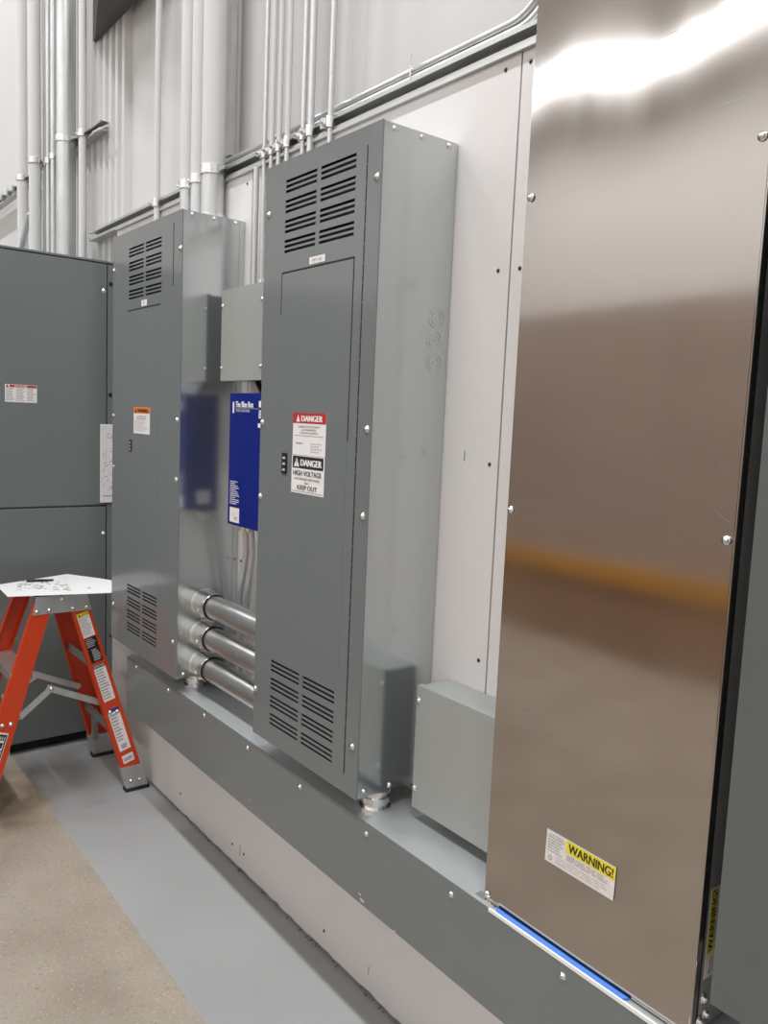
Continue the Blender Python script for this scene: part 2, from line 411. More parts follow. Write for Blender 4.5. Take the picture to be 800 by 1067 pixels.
# ------------------------------------------------------------------ ceiling lamps
for i, (x, y) in enumerate(LAMPS):
    t = empty('ceiling_lamp', (x, y, CEIL-.35), 'long white ceiling lamp high over the ' + ('electrical wall' if y > -3 else 'far side of the hall'), 'lamp', 'lamps over the electrical wall' if y > -3 else 'lamps over the far side of the hall')
    obj('housing', MB().box(x-1.2 if y > -3 else x-1.59, x+1.2 if y > -3 else x+1.59, y-.17, y+.17, CEIL-.335, CEIL-.27), WHITEF, t, bevel=.008)
    for s in (-1, 1): obj('hanger', MB().tube([(x+s*.9, y, CEIL-.27), (x+s*.9, y, CEIL)], .006, 8), ZINC, t)
    ld = bpy.data.lights.new('lamp_light', 'AREA'); ld.shape = 'RECTANGLE'; ld.size = 2.3 if y > -3 else 3.1; ld.size_y = .3 if y > -3 else .17
    ld.energy = LAMP_W*(1.0 if y > -3 else 0.55); ld.color = (.958, .98, 1)
    lo = bpy.data.objects.new('lamp_light', ld); COL.objects.link(lo); lo.parent = t; lo.location = (0, 0, .012)

# unseen partition behind the camera, added for its reflection in the stainless panel
g = empty('reflected_partition', (-4, -2.6, 0), 'unseen brown timber partition with an orange rail, added for its reflection in the stainless panel', 'partition')
ORP = mat('orange_rail_paint', (.80, .40, .07), .45)
for k in range(7):
    x = -8+1.22*k; obj('timber_panel', MB().box(x+.004, x+1.216, -2.60, -2.57, .60, 2.46), BROWN, g)
    obj('kick_panel', MB().box(x+.004, x+1.216, -2.60, -2.57, .03, .597), mat('dark_timber', (.46, .30, .20), .6, 0, (3, .6, (.54, .36, .25), (.2, 1, 1))), g)
obj('orange_rail', MB().box(-8, .54, -2.57, -2.55, .53, .67), ORP, g, bevel=.008)
for k in range(8):
    x = -8+1.22*k; obj('post', MB().box(x-.045, x+.045, -2.69, -2.60, 0, 2.46), BROWN, g, bevel=.006)

# ------------------------------------------------------------------ switchgear at the end of the wall
sg = empty('switchgear', (SGX-.8, .2, 0), 'tall dark grey switchgear standing across the left end of the wall', 'switchgear')
SY0, SYS, SY1 = -1.05, 1.317, 1.372
obj('body', MB().box(-5.45, SGX-.02, SY0, SY1, .05, 2.262), GREYD, sg)
obj('plinth', MB().box(-5.4, SGX-.04, SY0+.02, SY1-.02, 0, .05), INNER, sg)
obj('roof_plate', MB().box(-5.46, SGX+.002, SY0, SY1, 2.262, 2.272), GREYD, sg, bevel=.002)
for y0, y1 in ((.152, SYS-.003), (SY0, .148)):
    obj('upper_door', MB().box(SGX-.02, SGX, y0, y1, 1.146, 2.258), GREYD, sg, bevel=.003)
    obj('lower_door', MB().box(SGX-.02, SGX, y0, y1, .052, 1.139), GREYD, sg, bevel=.003)
obj('corner_post', MB().box(SGX-.02, SGX-.001, SYS+.002, SY1, .052, 2.258), GREYD, sg, bevel=.002)
for px, py in ((108.5, 303), (108, 556)): p = at(px, py, 0, SGX); screw(sg, (SGX, p.y, p.z), (1, 0, 0), .008)
for px, py in ((115.3, 296), (114.8, 411.5), (116, 662)):
    p = at(px, py, 0, SGX); obj('hole_plug', MB().tube([(SGX-.002, p.y, p.z), (SGX+.0015, p.y, p.z)], .009, 12), BLACK, sg)
p = at(5, 400, 0, SGX); q = at(38.5, 420, 0, SGX); w_, h_ = q.y-p.y, p.z-q.z
sticker(sg, (SGX, p.y, p.z), (0, 1, 0), (0, 0, -1), w_, h_,
        [('r', .14, .02, .99, .16, RED), ('t', 'DANGER', .3, .035, .7, .145, WINK), ('tri', .07, .09, .05, .07, INK)]
        + lines(.04, .31, .2, .95, 9, INKG, seed=3) + lines(.35, .64, .2, .95, 9, INKG, seed=4) + lines(.68, .97, .2, .95, 9, INKG, seed=5),
        label='white danger sticker with a red header and three columns of fine print')
# white instruction sheet on the switchgear corner
p = at(105, 442, 0, SGX+.012); zb = at(105, 524, 0, SGX+.012).z
sh = tag(obj('instruction_sheet', MB().box(SGX+.002, SGX+.010, p.y, 1.371, zb, p.z), VINYL, bevel=.002),
         'narrow white instruction sheet on the switchgear corner behind the left panelboard', 'sheet')
mb = MB(); XX = SGX+.0106
def yzrect(m, y0, y1, z0, z1, x=XX): m.add([(x, y0, z0), (x, y1, z0), (x, y1, z1), (x, y0, z1)], [(0, 1, 2, 3)])
H_ = p.z-zb
yzrect(mb, p.y+.012, p.y+.08, zb+.030, zb+.035)
vs, fs = text_mesh('Current')
mb.add([(XX, p.y+.03+.022*1.9*v[0]*.5, p.z-.065+.03*v[1]*1.2) for v in vs], fs)
rnd = random.Random(5)
for k in range(30):
    yy = p.y+.006+rnd.random()*.05; zz = zb+.06+(H_-.16)*k/30; yzrect(mb, yy, yy+.004+rnd.random()*.008, zz, zz+.003)
obj('print', mb, INKG, sh)['kind'] = 'stuff'

# ------------------------------------------------------------------ louvred panelboards
def louvres(x0, x1, z0, z1, cols=2, groups=4):
    hs = []; gap = .017; cw = (x1-x0-gap)/2; pitch = (z1-z0+.016)/groups
    for c in range(cols):
        xa = x0+c*(cw+gap)
        for g in range(groups):
            zt = z1-g*pitch
            for k in range(3):
                z = zt-k*.0125; hs.append((xa, xa+cw, z-.0068, z))
    return hs
def panelboard(x0, x1, z0, z1, lou, label, hinge, door):
    t = empty('panelboard', ((x0+x1)/2, WB, z0), label, 'panelboard')
    # box: back, sides, top, bottom
    for nm, b in (('back', (x0+.003, x1-.003, WB-.003, WB-.0005, z0, z1)), ('side_panel', (x0, x0+.003, FC+.002, WB-.0005, z0, z1)),
                  ('side_panel', (x1-.003, x1, FC+.004, WB-.008, z0, z1)), ('top_panel', (x0+.003, x1-.003, FC+.002, WB-.0005, z1-.003, z1)),
                  ('bottom_panel', (x0+.003, x1-.003, FC+.002, WB-.0005, z0, z0+.003))):
        obj(nm, MB().box(*b), GALVB, t)
    obj('back_flange', MB().box(x1-.006, x1-.002, WB-.0078, WB-.0005, z0, z1), GALVB, t)
    hs = [h for l in lou for h in louvres(*l)]
    obj('front_cover', plate(x0-.001, x1+.0015, z0-.001, z1+.001, FC, .002, hs), GREY, t)
    obj('corner_edge', MB().tube([(x1+.0005, FC+.0018, z0), (x1+.0005, FC+.0018, z1)], .0022, 8), GREY, t, smooth=True)
    obj('shade_sheet', MB().box(x0+.01, x1-.01, FC+.014, FC+.016, z0+.02, z1-.02), INNER, t)  # black sheet standing in for the shade behind the louvre slots
    for za, zb in hinge[1:]:
        nseg = max(1, int((zb-za)/.042)); hx = hinge[0]
        for k in range(nseg):
            a = za+(zb-za)*k/nseg; b = za+(zb-za)*(k+1)/nseg-.003
            obj('hinge_knuckle', MB().box(hx-.0016, hx+.0016, FC-.0008, FC, a, b), BLACK, t)
    dx0, dx1, dz0, dz1 = door
    d = obj('door', plate(dx0+.0016, dx1-.0016, dz0+.0016, dz1-.0016, FC-.0004, .0004, []), GREY, t)
    return t, d
P2 = panelboard(-1.950, -1.4545, .7145, 2.2375, [(-1.851, -1.547, 2.010, 2.190), (-1.861, -1.557, .764, .946)],
    'tall grey louvred panelboard with danger signs, in the middle of the wall', (-1.505, (.76, 2.2)), (-1.858, -1.541, 1.0, 1.962))
P1 = panelboard(-3.0965, -2.4815, .7135, 2.229, [(-2.936, -2.641, 1.990, 2.170), (-2.934, -2.650, .778, .955)],
    'tall grey louvred panelboard with an orange warning sticker, beside the switchgear', (-2.545, (2.0, 2.2)), (-2.946, -2.648, 1.0, 1.952))
t2, d2 = P2; t1, d1 = P1
# dark reveal lines along the door heads
for t, (a, b, z) in ((t2, (-1.858, -1.541, 1.962)), (t1, (-2.946, -2.648, 1.952))):
    obj('door_gap', MB().box(a, b, FC-.0008, FC+.0005, z-.002, z+.0022), INNER, t)
obj('door_gap', MB().box(-1.5425, -1.5400, FC-.0008, FC+.0005, 1.55, 1.962), INNER, t2)
obj('door_gap', MB().box(-1.8590, -1.8575, FC-.0008, FC+.0005, 1.86, 1.962), INNER, t2)
for px, py in ((280.3, 224), (272.9, 440), (271, 517), (266, 717), (392.8, 184), (382.3, 447.5), (377.8, 538), (367, 778)):
    p = at(px, py, 1, FC); screw(t2, (min(max(p.x, -1.941), -1.4645), FC, p.z), (0, -1, 0), .0068)
for px, py in ((411.9, 130.6), (440, 140.6), (467.8, 150), (379, 824.7), (405.6, 817.8), (451, 804)):
    p = at(px, py, 0, -1.4545); screw(t2, (-1.4545, p.y, min(max(p.z, .725), 2.227)), (1, 0, 0), .0055)
for px, py in ((119.2, 282), (118.5, 432.8), (118.5, 486), (118, 629), (188.2, 258.7), (184.8, 437.7), (183.7, 500), (180, 669)):
    p = at(px, py, 1, FC); screw(t1, (min(max(p.x, -3.086), -2.4905), FC, p.z), (0, -1, 0), .0068)
for px, py in ((201, 222), (224, 226.7), (246, 231), (191, 702.5)):
    p = at(px, py, 0, -2.4815); screw(t1, (-2.4815, p.y, min(max(p.z, .724), 2.219)), (1, 0, 0), .0055)
# knockouts on the right flank
for px, py in ((454.5, 332), (452, 355), (451.5, 378)):
    p = at(px, py, 0, -1.4545); mb = MB()
    for r in (.023, .015): mb.ring((-1.4545, p.y, p.z), (1, 0, 0), r, r-.0013, .0009, 24)
    mb.tube([(-1.4545, p.y, p.z), (-1.4538, p.y, p.z)], .003, 10)
    obj('knockout', mb, GALVB, t2)
RX, DN = (1, 0, 0), (0, 0, -1)
def front_sticker(t, c0, c1, items, y=FC, **k):
    a = at(*c0, 1, y); b = at(*c1, 1, y); return sticker(t, (a.x, y, a.z), RX, DN, b.x-a.x, a.z-b.z, items, **k)
ZD = FC-.0004
a = at(306, 430, 1, ZD); zs = at(304, 473, 1, ZD).z; b = at(337, 518, 1, ZD)
sticker(d2, (a.x, ZD, a.z), RX, DN, .150, a.z-zs,
    [('r', 0, 0, 1, .245, RED), ('tri', .16, .125, .055, .085, WINK), ('t', 'DANGER', .27, .06, .9, .2, WINK, .011),
     ('t', 'HAZARDOUS VOLTAGE. DISCONNECT', .18, .30, .82, .345, INK), ('t', 'ALL POWER BEFORE', .28, .375, .72, .42, INK), ('t', 'SERVICING EQUIPMENT', .24, .45, .78, .495, INK),
     ('r', .06, .53, .94, .545, INKG)] + lines(.1, .34, .70, .76, 1, INKG, .6, 3) + lines(.56, .92, .7, .95, 4, INKL, .5, 4),
    label='white danger sticker with a red header')
sticker(d2, (a.x-.001, ZD, zs-.001), RX, DN, .150, zs-b.z,
    [('r', .03, .02, .97, .34, INK), ('tri', .16, .18, .085, .12, WINK), ('t', '!', .145, .13, .175, .27, INK), ('t', 'DANGER', .29, .1, .92, .27, WINK, .011),
     ('t', 'HIGH VOLTAGE', .06, .40, .92, .53, INK, .002), ('t', 'AUTHORIZED PERSONNEL', .1, .585, .88, .645, INK), ('t', 'ONLY', .41, .69, .57, .745, INK),
     ('t', 'KEEP OUT', .2, .78, .80, .90, INK, .002), ('r', .03, .945, .97, .955, INK)],
    label='white high voltage danger sticker with a black header')
front_sticker(t2, (322.5, 268.5), (338.5, 272), [('t', 'MP1-HB', .2, .3, .82, .75, INKG)], label='small white name tag')
front_sticker(t1, (147.5, 313), (153, 318), [('t', 'P', .35, .2, .6, .8, INKG)], label='tiny white tag')
front_sticker(d1, (139.5, 424), (156, 453), [('r', 0, 0, 1, .235, ORANGEI), ('tri', .13, .125, .06, .085, INK), ('t', 'WARNING', .25, .06, .92, .2, INK, .006),
     ('t', 'Arc Flash and', .25, .31, .75, .37, INK), ('t', 'Shock Hazard', .22, .395, .78, .455, INK)] + lines(.08, .92, .5, .92, 7, INKL, .45, 6), y=ZD,
     label='white sticker with an orange warning header')
def latch(parent, px0, py0, px1, py1):
    a = at(px0, py0, 1, ZD); b = at(px1, py1, 1, ZD); l = obj('latch', MB().box(a.x, b.x, ZD-.003, ZD, b.z, a.z), BLACK, parent, bevel=.001)
    mb = MB()
    for k in range(3):
        z = b.z+(a.z-b.z)*(.15+.28*k); mb.box(a.x+(b.x-a.x)*.25, a.x+(b.x-a.x)*.75, ZD-.0036, ZD-.003, z, z+(a.z-b.z)*.1)
    obj('mark', mb, INKL, l)
latch(d2, 294.5, 471.5, 298.8, 494); latch(d1, 135.2, 458, 137.4, 470.5)

# ------------------------------------------------------------------ boxes between and beside the panelboards
def cover_box(name, label, cat, x0, x1, y0, z0, z1, m, scr):
    t = empty(name, ((x0+x1)/2, WB, z0), label, cat)
    obj('box_body', MB().box(x0+.002, x1-.002, y0+.006, WB-.0005, z0+.002, z1-.002), m, t, bevel=.0015)
    mb = MB().box(x0, x1, y0, y0+.0015, z0, z1)
    for b in ((x0, x0+.0015, z0, z1), (x1-.0015, x1, z0, z1)): mb.box(b[0], b[1], y0+.0015, y0+.016, b[2], b[3])
    for z in (z0, z1-.0015): mb.box(x0+.0015, x1-.0015, y0+.0015, y0+.016, z, z+.0015)
    obj('cover', mb, m, t)
    for x, z in scr: screw(t, (x, y0, z), (0, -1, 0), .0055)
    return t
jb = cover_box('junction_box', 'light grey square junction box mounted above the blue box', 'box', -2.427, -2.160, 1.2, 1.704, 1.989, GREYL,
    [(-2.421, 1.94), (-2.421, 1.745), (-2.166, 1.94), (-2.166, 1.745)])
pb = cover_box('pull_box', 'light grey square pull box just left of the stainless panel', 'box', -1.392, -1.087, 1.206, .694, .991, GREYL,
    [(-1.385, .955), (-1.385, .742), (-1.094, .955), (-1.094, .742)])

bx0, bx1, by, bz0, bz1 = -2.316, -2.085, 1.18, 1.256, 1.663
bb = empty('blue_box', ((bx0+bx1)/2, WB, bz0), 'bright blue box below the junction box, between the panelboards', 'box')
obj('enclosure', MB().box(bx0, bx1, by+.004, WB-.0005, bz0, bz1), BLUE, bb, bevel=.003)
fr = obj('front_panel', MB().box(bx0-.001, bx1+.001, by, by+.004, bz0-.001, bz1+.001), BLUE, bb, bevel=.0012)
def bpr(items, x0, z1, w_, h_, nm, base): return sticker(fr, (x0, by, z1), RX, DN, w_, h_, items, base=base, name=nm)
bpr([('r', .0, .1, .06, .95, WINK), ('t', 'The Blue Box', .12, .05, .80, .5, WINK, .008), ('r', .0, .56, 1, .59, INKL), ('t', 'POWER CONDITIONER', .14, .66, .66, .85, WINK)], bx0+.02, bz1-.022, .165, .040, 'name_print', BLUE)
bpr([('r', .1, 0, .9, .24, WINK), ('t', '8', .2, .34, .8, .66, WINK, .05), ('r', .0, .84, .9, 1, WINK)], bx0+.182, bz1-.022, .022, .078, 'icon_print', BLUE)
bpr(lines(.0, 1, .02, .98, 12, WINK, .42, 9, .5), bx0+.014, bz0+.138, .062, .078, 'fine_print', BLUE)
bpr([('t', 'UL', .3, .3, .55, .55, INKL), ('r', .5, .62, .8, .7, INKG), ('r', .55, .74, .8, .8, INKG)], bx0+.014, bz0+.054, .062, .046, 'white_sticker', VINYL)
sticker(bb, (bx0, WB-.03, bz0+.07), (0, -1, 0), DN, .05, .045, lines(.1, .9, .2, .8, 4, INKL, .4, 2), name='white_sticker')
cb = tag(obj('power_cable', MB().tube([(-2.30, 1.265, 1.706), (-2.285, 1.265, 1.69), (-2.26, 1.26, 1.675), (-2.25, 1.26, 1.66)], .009, 10), BLACK, smooth=True), 'short black cable from the junction box to the blue box', 'cable')
# conduits below the blue box
for px0, px1, lab in ((259, 247, 'grey flexible conduit dropping from the blue box, the left one'), (264.5, 254.5, 'grey flexible conduit dropping from the blue box, nearer the middle panelboard')):
    a = at(px0, 555, 1, 1.27); b = at(px1, 625, 1, 1.27)
    t = empty('flexible_conduit', (b.x, 1.27, TZ1), lab, 'conduit', 'flexible conduits under the blue box')
    pts = [Vector((a.x, 1.25, bz0-.002)), Vector((a.x, 1.26, bz0-.03))] + [Vector((a.x, 1.27, bz0-.05)).lerp(Vector((b.x, 1.28, .98)), k/5) for k in range(1, 6)] + [Vector((b.x-.01, 1.285, .8)), Vector((b.x-.01, 1.285, TZ1+.02)), Vector((b.x-.01, 1.28, TZ1))]
    obj('tube', MB().tube(pts, .0105, 12), EMT, t, smooth=True)
    obj('connector', MB().tube([(a.x, 1.25, bz0-.03), (a.x, 1.25, bz0-.002)], [.014, .014], 12), ZINC, t, smooth=True)

# ------------------------------------------------------------------ wireway under the panelboards
TX0, TX1 = -2.972, .42
tw = empty('wireway', (-1.3, WB, TZ0), 'long grey steel wireway running low along the wall beneath the panelboards', 'wireway')
obj('trough', MB().box(TX0, TX1, TF+.006, WB-.0005, TZ0+.003, TZ1-.003), GREY, tw)
JOINTS = [TX0-.001, -.05, TX1+.001]
for a, b in zip(JOINTS[:-1], JOINTS[1:]):
    lid = MB(); a += .0008; b -= .0008
    lid.box(a, b, TF, TF+.0018, TZ0, TZ1)
    obj('front_lid', lid, GREY, tw, bevel=.0005)
    obj('lid_lip', MB().box(a, b, TF+.0018, TF+.04, TZ1-.0015, TZ1), TROUGHT, tw)
    obj('lid_lip', MB().box(a, b, TF+.0018, TF+.03, TZ0, TZ0+.0015), GREY, tw)
    obj('top_panel', MB().box(a, b, TF+.04, WB-.0005, TZ1-.003, TZ1-.0008), TROUGHT, tw)
obj('end_plate', MB().box(TX0-.0025, TX0-.001, TF, WB-.0005, TZ0, TZ1), GREY, tw)
for px, py in ((142, 695), (175.5, 719), (213, 745.5), (258, 779.3), (312.5, 820), (381.6, 869), (470, 932), (586, 1017)):
    p = at(px, py, 1, TF); screw(tw, (p.x, TF, p.z), (0, -1, 0), .0058)
for px, py, s in ((375, 932, .008), (377, 938, .012), (411, 971, .008), (414, 977, .012), (261, 833, .004)):
    p = at(px, py, 1, TF); mb = MB(); q = [(p.x+s*math.cos(k)*random.uniform(.5, 1), TF-.0003, p.z+s*.5*math.sin(k)*random.uniform(.5, 1)) for k in (0, .9, 1.8, 2.7, 3.6, 4.5, 5.4)]
    mb.add(q, [tuple(range(7))]); obj('scuff_mark', mb, SCUFF, tw)
# conduit nipples between wireway and panelboards
for x, y, z1, lab in ((-1.487, 1.170, .7145, 'short shiny conduit nipple joining wireway and middle panelboard'), (-2.535, 1.182, .7135, 'short shiny conduit nipple joining wireway and left panelboard')):
    t = empty('conduit_nipple', (x, y, TZ1), lab, 'nipple')
    obj('sleeve', MB().tube([(x, y, TZ1-.001), (x, y, z1)], .031, 24), ZINC, t, smooth=True)
    obj('locknut', MB().ring((x, y, TZ1-.0005), (0, 0, 1), .039, .030, .007, 24), ZINC, t)
    obj('collar', MB().ring((x, y, TZ1+.018), (0, 0, 1), .036, .030, .014, 24), ZINC, t)
    obj('locknut', MB().ring((x, y, z1-.007), (0, 0, 1), .039, .030, .007, 24), ZINC, t)

# three big horizontal conduits between the panelboards
for k, (z, lab) in enumerate(((.968, 'topmost'), (.862, 'middle'), (.758, 'lowest'))):
    y = 1.178 - .002*k; R = .0385
    t = empty('large_conduit', (-2.2, y, z), lab + ' of the three thick galvanized conduits joining the two panelboards', 'conduit', 'thick conduits between the panelboards')
    obj('pipe', MB().tube([(-2.455, y, z), (-1.952, y, z)], R, 32), GALVP, t, smooth=True)
    c = obj('connector', MB().tube([(-2.481, y, z), (-2.470, y, z), (-2.470, y, z), (-2.392, y, z), (-2.390, y, z)], [R+.010, R+.010, R+.0055, R+.0055, R+.004], 32), ZINC, t, smooth=True)
    obj('gasket', MB().ring((-2.3905, y, z), (1, 0, 0), R+.0048, R-.0005, .003, 32), INNER, t)
    for dz, dx in ((-.012, -2.425), (-.03, -2.418)):
        yy = -math.sqrt((R+.0055)**2-dz*dz); nrm = Vector((0, yy, dz)).normalized(); screw(c, (dx, y+yy, z+dz), tuple(nrm), .0062)

# ------------------------------------------------------------------ strut rail, conduits above the boards
def strut(name, label, x0, x1, z0, yf=1.304, h=.0413):
    t = empty(name, ((x0+x1)/2, yf+.041, z0), label, 'strut rail')
    mb = MB(); d = .0405; w_ = .0027
    mb.box(x0, x1, yf+d-w_, yf+d, z0, z0+h); mb.box(x0, x1, yf, yf+d-w_, z0, z0+w_); mb.box(x0, x1, yf, yf+d-w_, z0+h-w_, z0+h)
    mb.box(x0, x1, yf, yf+w_, z0+w_, z0+.0098); mb.box(x0, x1, yf, yf+w_, z0+h-.0098, z0+h-w_)
    mb.box(x0, x1, yf+w_, yf+.008, z0+.0075, z0+.0098); mb.box(x0, x1, yf+w_, yf+.008, z0+h-.0098, z0+h-.0075)
    obj('channel', mb, STRUT, t)
    return t
strut('strut_rail', 'long slotted steel strut rail along the top of the white boards', -4.06, 2.6, 2.392)
strut('strut_rail', 'short slotted strut rail high on the left, carrying the conduits above the switchgear', -6.4, -3.905, 2.868)
# pale trim strip between rail and boards
obj('trim_1', MB().box(-3.67, 2.5, 1.296, 1.3445, 2.3815, 2.3905), ALU)['kind'] = 'structure'
# two thin conduits lying along the rail, bending up behind the stainless panel
for k, (zz, lab) in enumerate(((2.4445, 'lower'), (2.4635, 'upper'))):
    t = empty('thin_conduit', (-1.5, 1.318, zz), lab + ' of two thin conduits running along the top of the strut rail', 'conduit', 'thin conduits along the rail')
    y = 1.329; pts = [(-2.68-.03*k, y, zz)] + [(x, y, zz) for x in (-2.2, -1.8, -1.31-.02*k)]
    for a in range(1, 9):
        th = math.radians(a*5.6); pts.append((-1.31-.02*k+.11*math.sin(th), y, zz+.11*(1-math.cos(th))))
    e = Vector(pts[-1]); pts.append(tuple(e+Vector((.16, 0, .16))))
    e = Vector(pts[-1]); pts += [tuple(e+Vector((.04, 0, .07))), tuple(e+Vector((.05, 0, .3))), tuple(e+Vector((.05, 0, 1.6)))]
    obj('tube', MB().tube(pts, .009, 12), EMT, t, smooth=True)
    if k:
        p = at(432, 76, 1, y); obj('tie_wire', MB().tube([(p.x-.004, y-.011, 2.425), (p.x-.002, y-.012, 2.475), (p.x+.012, y-.02, 2.493)], .0016, 6), ZINC, t)

def clamp(t, x, y, z, r, yf=1.304, bolt=True):
    c = obj('pipe_clamp', MB().ring((x, y, z-.015), (0, 0, 1), r+.005, r+.0002, .030, 24), ZINC, t, smooth=True)
    if not bolt: return
    e = r+.003
    obj('clamp_ear', MB().box(x-e-.009, x-e+.0015, y-.006, yf-.0005, z-.015, z+.015), GALV, c)
    for dz in (0,):
        bo = MB().tube([(x-e-.006, y-.018, z), (x-e-.006, y-.006, z)], [.010, .010], 6); bo.tube([(x-e-.006, y-.026, z), (x-e-.006, y-.018, z)], .005, 8)
        obj('bolt', bo, ZINC, c)
def riser(px0, px1, py, zc, zb, label, group, mtop, mlow, ztop=CEIL-.02, rr=None, conn=True, yoff=0, bolt=True):
    """vertical conduit whose edges show at px0..px1 in row py"""
    y = 1.29
    for _ in range(4):
        a = at(px0, py, 1, y); b = at(px1, py, 1, y); dep = ((a+b)/2-CAM).dot(_f); r = rr or (px1-px0)*dep/FPX/2*.97; y = 1.304-.0006-r-yoff
    cx = at((px0+px1)/2, py, 1, y).x
    t = empty('conduit_riser', (cx, y, zb), label, 'conduit', group)
    obj('painted_length', MB().tube([(cx, y, zc), (cx, y, ztop)], r, 24), mtop, t, smooth=True)
    obj('bare_length', MB().tube([(cx, y, zb), (cx, y, zc)], r*.995, 24), mlow, t, smooth=True)
    if conn:
        obj('connector', MB().tube([(cx, y, zb), (cx, y, zb+.008), (cx, y, zb+.008), (cx, y, zb+.04)], [r+.008, r+.008, r+.004, r+.004], 20), ZINC, t, smooth=True)
    clamp(t, cx, y, zc, r, 1.304-yoff, bolt)
    return t
ZC = 2.4127
G1 = 'conduits rising from the left panelboard'
riser(160.5, 167, 180, ZC, 2.229, 'thin white-painted conduit rising from the left panelboard, leftmost', G1, CONDW, CONDW)
riser(187.5, 204, 180, ZC, 2.229, 'thick white-painted conduit on the left panelboard, beside the thin one', G1, CONDW, EMT)
riser(198.5, 216, 178, ZC, 2.229, 'thick white-painted conduit on the left panelboard, between two others', G1, CONDW, EMT)
riser(209.5, 234.5, 176, ZC, 2.229, 'thickest white-painted conduit on the left panelboard, nearest the middle panelboard', G1, CONDW, EMT)
G2 = 'conduits rising behind the middle panelboard'
riser(273.2, 278.2, 160, ZC, 1.9875, 'thin conduit dropping past the middle panelboard into the junction box, nearer the panelboard', 'conduits into the junction box', EMT, EMT, ztop=4.6)
for i, (a, b, py, nm) in enumerate(((280.5, 285.8, 155, 'first from the left'), (288, 293.5, 150, 'second from the left'), (296.5, 302.5, 147, 'third from the left'),
                                    (313, 318.8, 140, 'fourth from the left'), (319.8, 327.3, 136, 'fifth from the left'), (341, 347.5, 129, 'rightmost, standing apart'))):
    riser(a, b, py, ZC, 2.2375, 'thin pale conduit rising from the middle panelboard, ' + nm, G2, CONDW if i in (0, 1, 2) else EMT, EMT)
# second drop into the junction box, short
t = empty('conduit_riser', (-2.375, 1.285, 1.9875), 'thin short conduit dropping into the junction box, nearer the left panelboard', 'conduit', 'conduits into the junction box')
obj('tube', MB().tube([(-2.375, 1.285, 1.9875), (-2.375, 1.285, 2.375)], .0095, 12), EMT, t, smooth=True)
obj('connector', MB().tube([(-2.375, 1.285, 1.9875), (-2.375, 1.285, 2.012)], .0135, 12), ZINC, t, smooth=True)
# spare clamp on the rail between the risers
p = at(334, 131, 1, 1.28); sc = tag(obj('spare_clamp', MB().ring((p.x, 1.292, ZC-.014), (0, 0, 1), .012, .009, .028, 14), GALV), 'spare galvanized clamp on the strut rail beside the rightmost thin conduit', 'clamp')
obj('bolt', MB().tube([(p.x-.02, 1.288, ZC+.01), (p.x+.016, 1.288, ZC+.01)], .005, 8), ZINC, sc)

# cluster of conduits above the switchgear
G3 = 'conduits above the switchgear'; ZL = 2.889
for a, b, m, lab, yo in ((17.5, 28.5, CONDW, 'pale conduit above the switchgear, leftmost of the cluster', 0), (30, 42.5, CONDW, 'thick white conduit above the switchgear, second from the left', .036),
        (44, 48.5, GALV, 'thin galvanized conduit above the switchgear beside the thick white one', 0), (47.5, 53, GALV, 'thin galvanized conduit above the switchgear, fourth from the left', 0),
        (52.5, 59, GALV, 'thin galvanized conduit above the switchgear, next to the shiny thick one', 0), (58.5, 79, GALV, 'thick shiny galvanized conduit above the switchgear', 0),
        (82, 90, CONDW, 'white conduit above the switchgear, rightmost, beside the open strut end', 0)):
    riser(a, b, 140, ZL, 2.273, lab, G3, m, CONDW if m is CONDW else GALV, conn=(a == 58.5), yoff=yo, bolt=not 44 <= a < 58)
p0 = at(235.5, 100, 1, 1.335); p1 = at(243, 100, 1, 1.335)  # plain grey strip up the wall beside the thickest conduit
vs_ = empty('vertical_strip', ((p0.x+p1.x)/2, 1.343, 2.482), 'narrow grey strip running up the wall right of the thickest conduit', 'channel')
obj('channel', MB().box(p0.x, p1.x, 1.325, 1.3445, 2.482, CEIL-.02), STRUT, vs_)
# strut-end hardware and bare clamps further along the short rail
for k, px in enumerate((1.5, 7.5, 13)):
    p = at(px, 190-5*k, 1, 1.29); c = tag(obj('strut_clamp', MB().ring((p.x, 1.285, ZL-.016), (0, 0, 1), .022, .018, .032, 16), GALV), ('leftmost', 'middle', 'rightmost')[k] + ' of three small empty clamps at the far left of the short strut rail', 'clamp', 'empty clamps on the short rail')
    obj('bolt', MB().tube([(p.x-.03, 1.28, ZL), (p.x-.018, 1.28, ZL)], .006, 8), ZINC, c)
a = at(97, 138, 1, 1.30); b = at(113, 143, 1, 1.30)
tag(obj('threaded_rod', MB().tube([(a.x, 1.2995, a.z), (b.x, 1.2995, a.z-.02)], .005, 8), CONDW, smooth=True), 'small white rod sticking out below the open strut end', 'rod')
p = at(13.5, 253, 1, 1.225); q = at(31, 223, 1, 1.225)
tag(obj('diagonal_conduit', MB().tube([(p.x, 1.225, 2.2725), (p.x, 1.225, 2.30), tuple(q)], .016, 14), EMT, smooth=True), 'grey conduit slanting up from the switchgear at the far left', 'conduit')

# ------------------------------------------------------------------ stainless enclosure on the wireway
SX0, SX1, SZ0, SZ1 = -1.056, -.606, .667, 2.62
st = empty('stainless_enclosure', ((SX0+SX1)/2, WB, SZ0), 'tall brushed stainless steel enclosure standing on the wireway, right of centre', 'enclosure')
obj('body', MB().box(SX0+.006, SX1-.003, STF+.012, WB-.0005, SZ0, SZ1), GALVB, st)
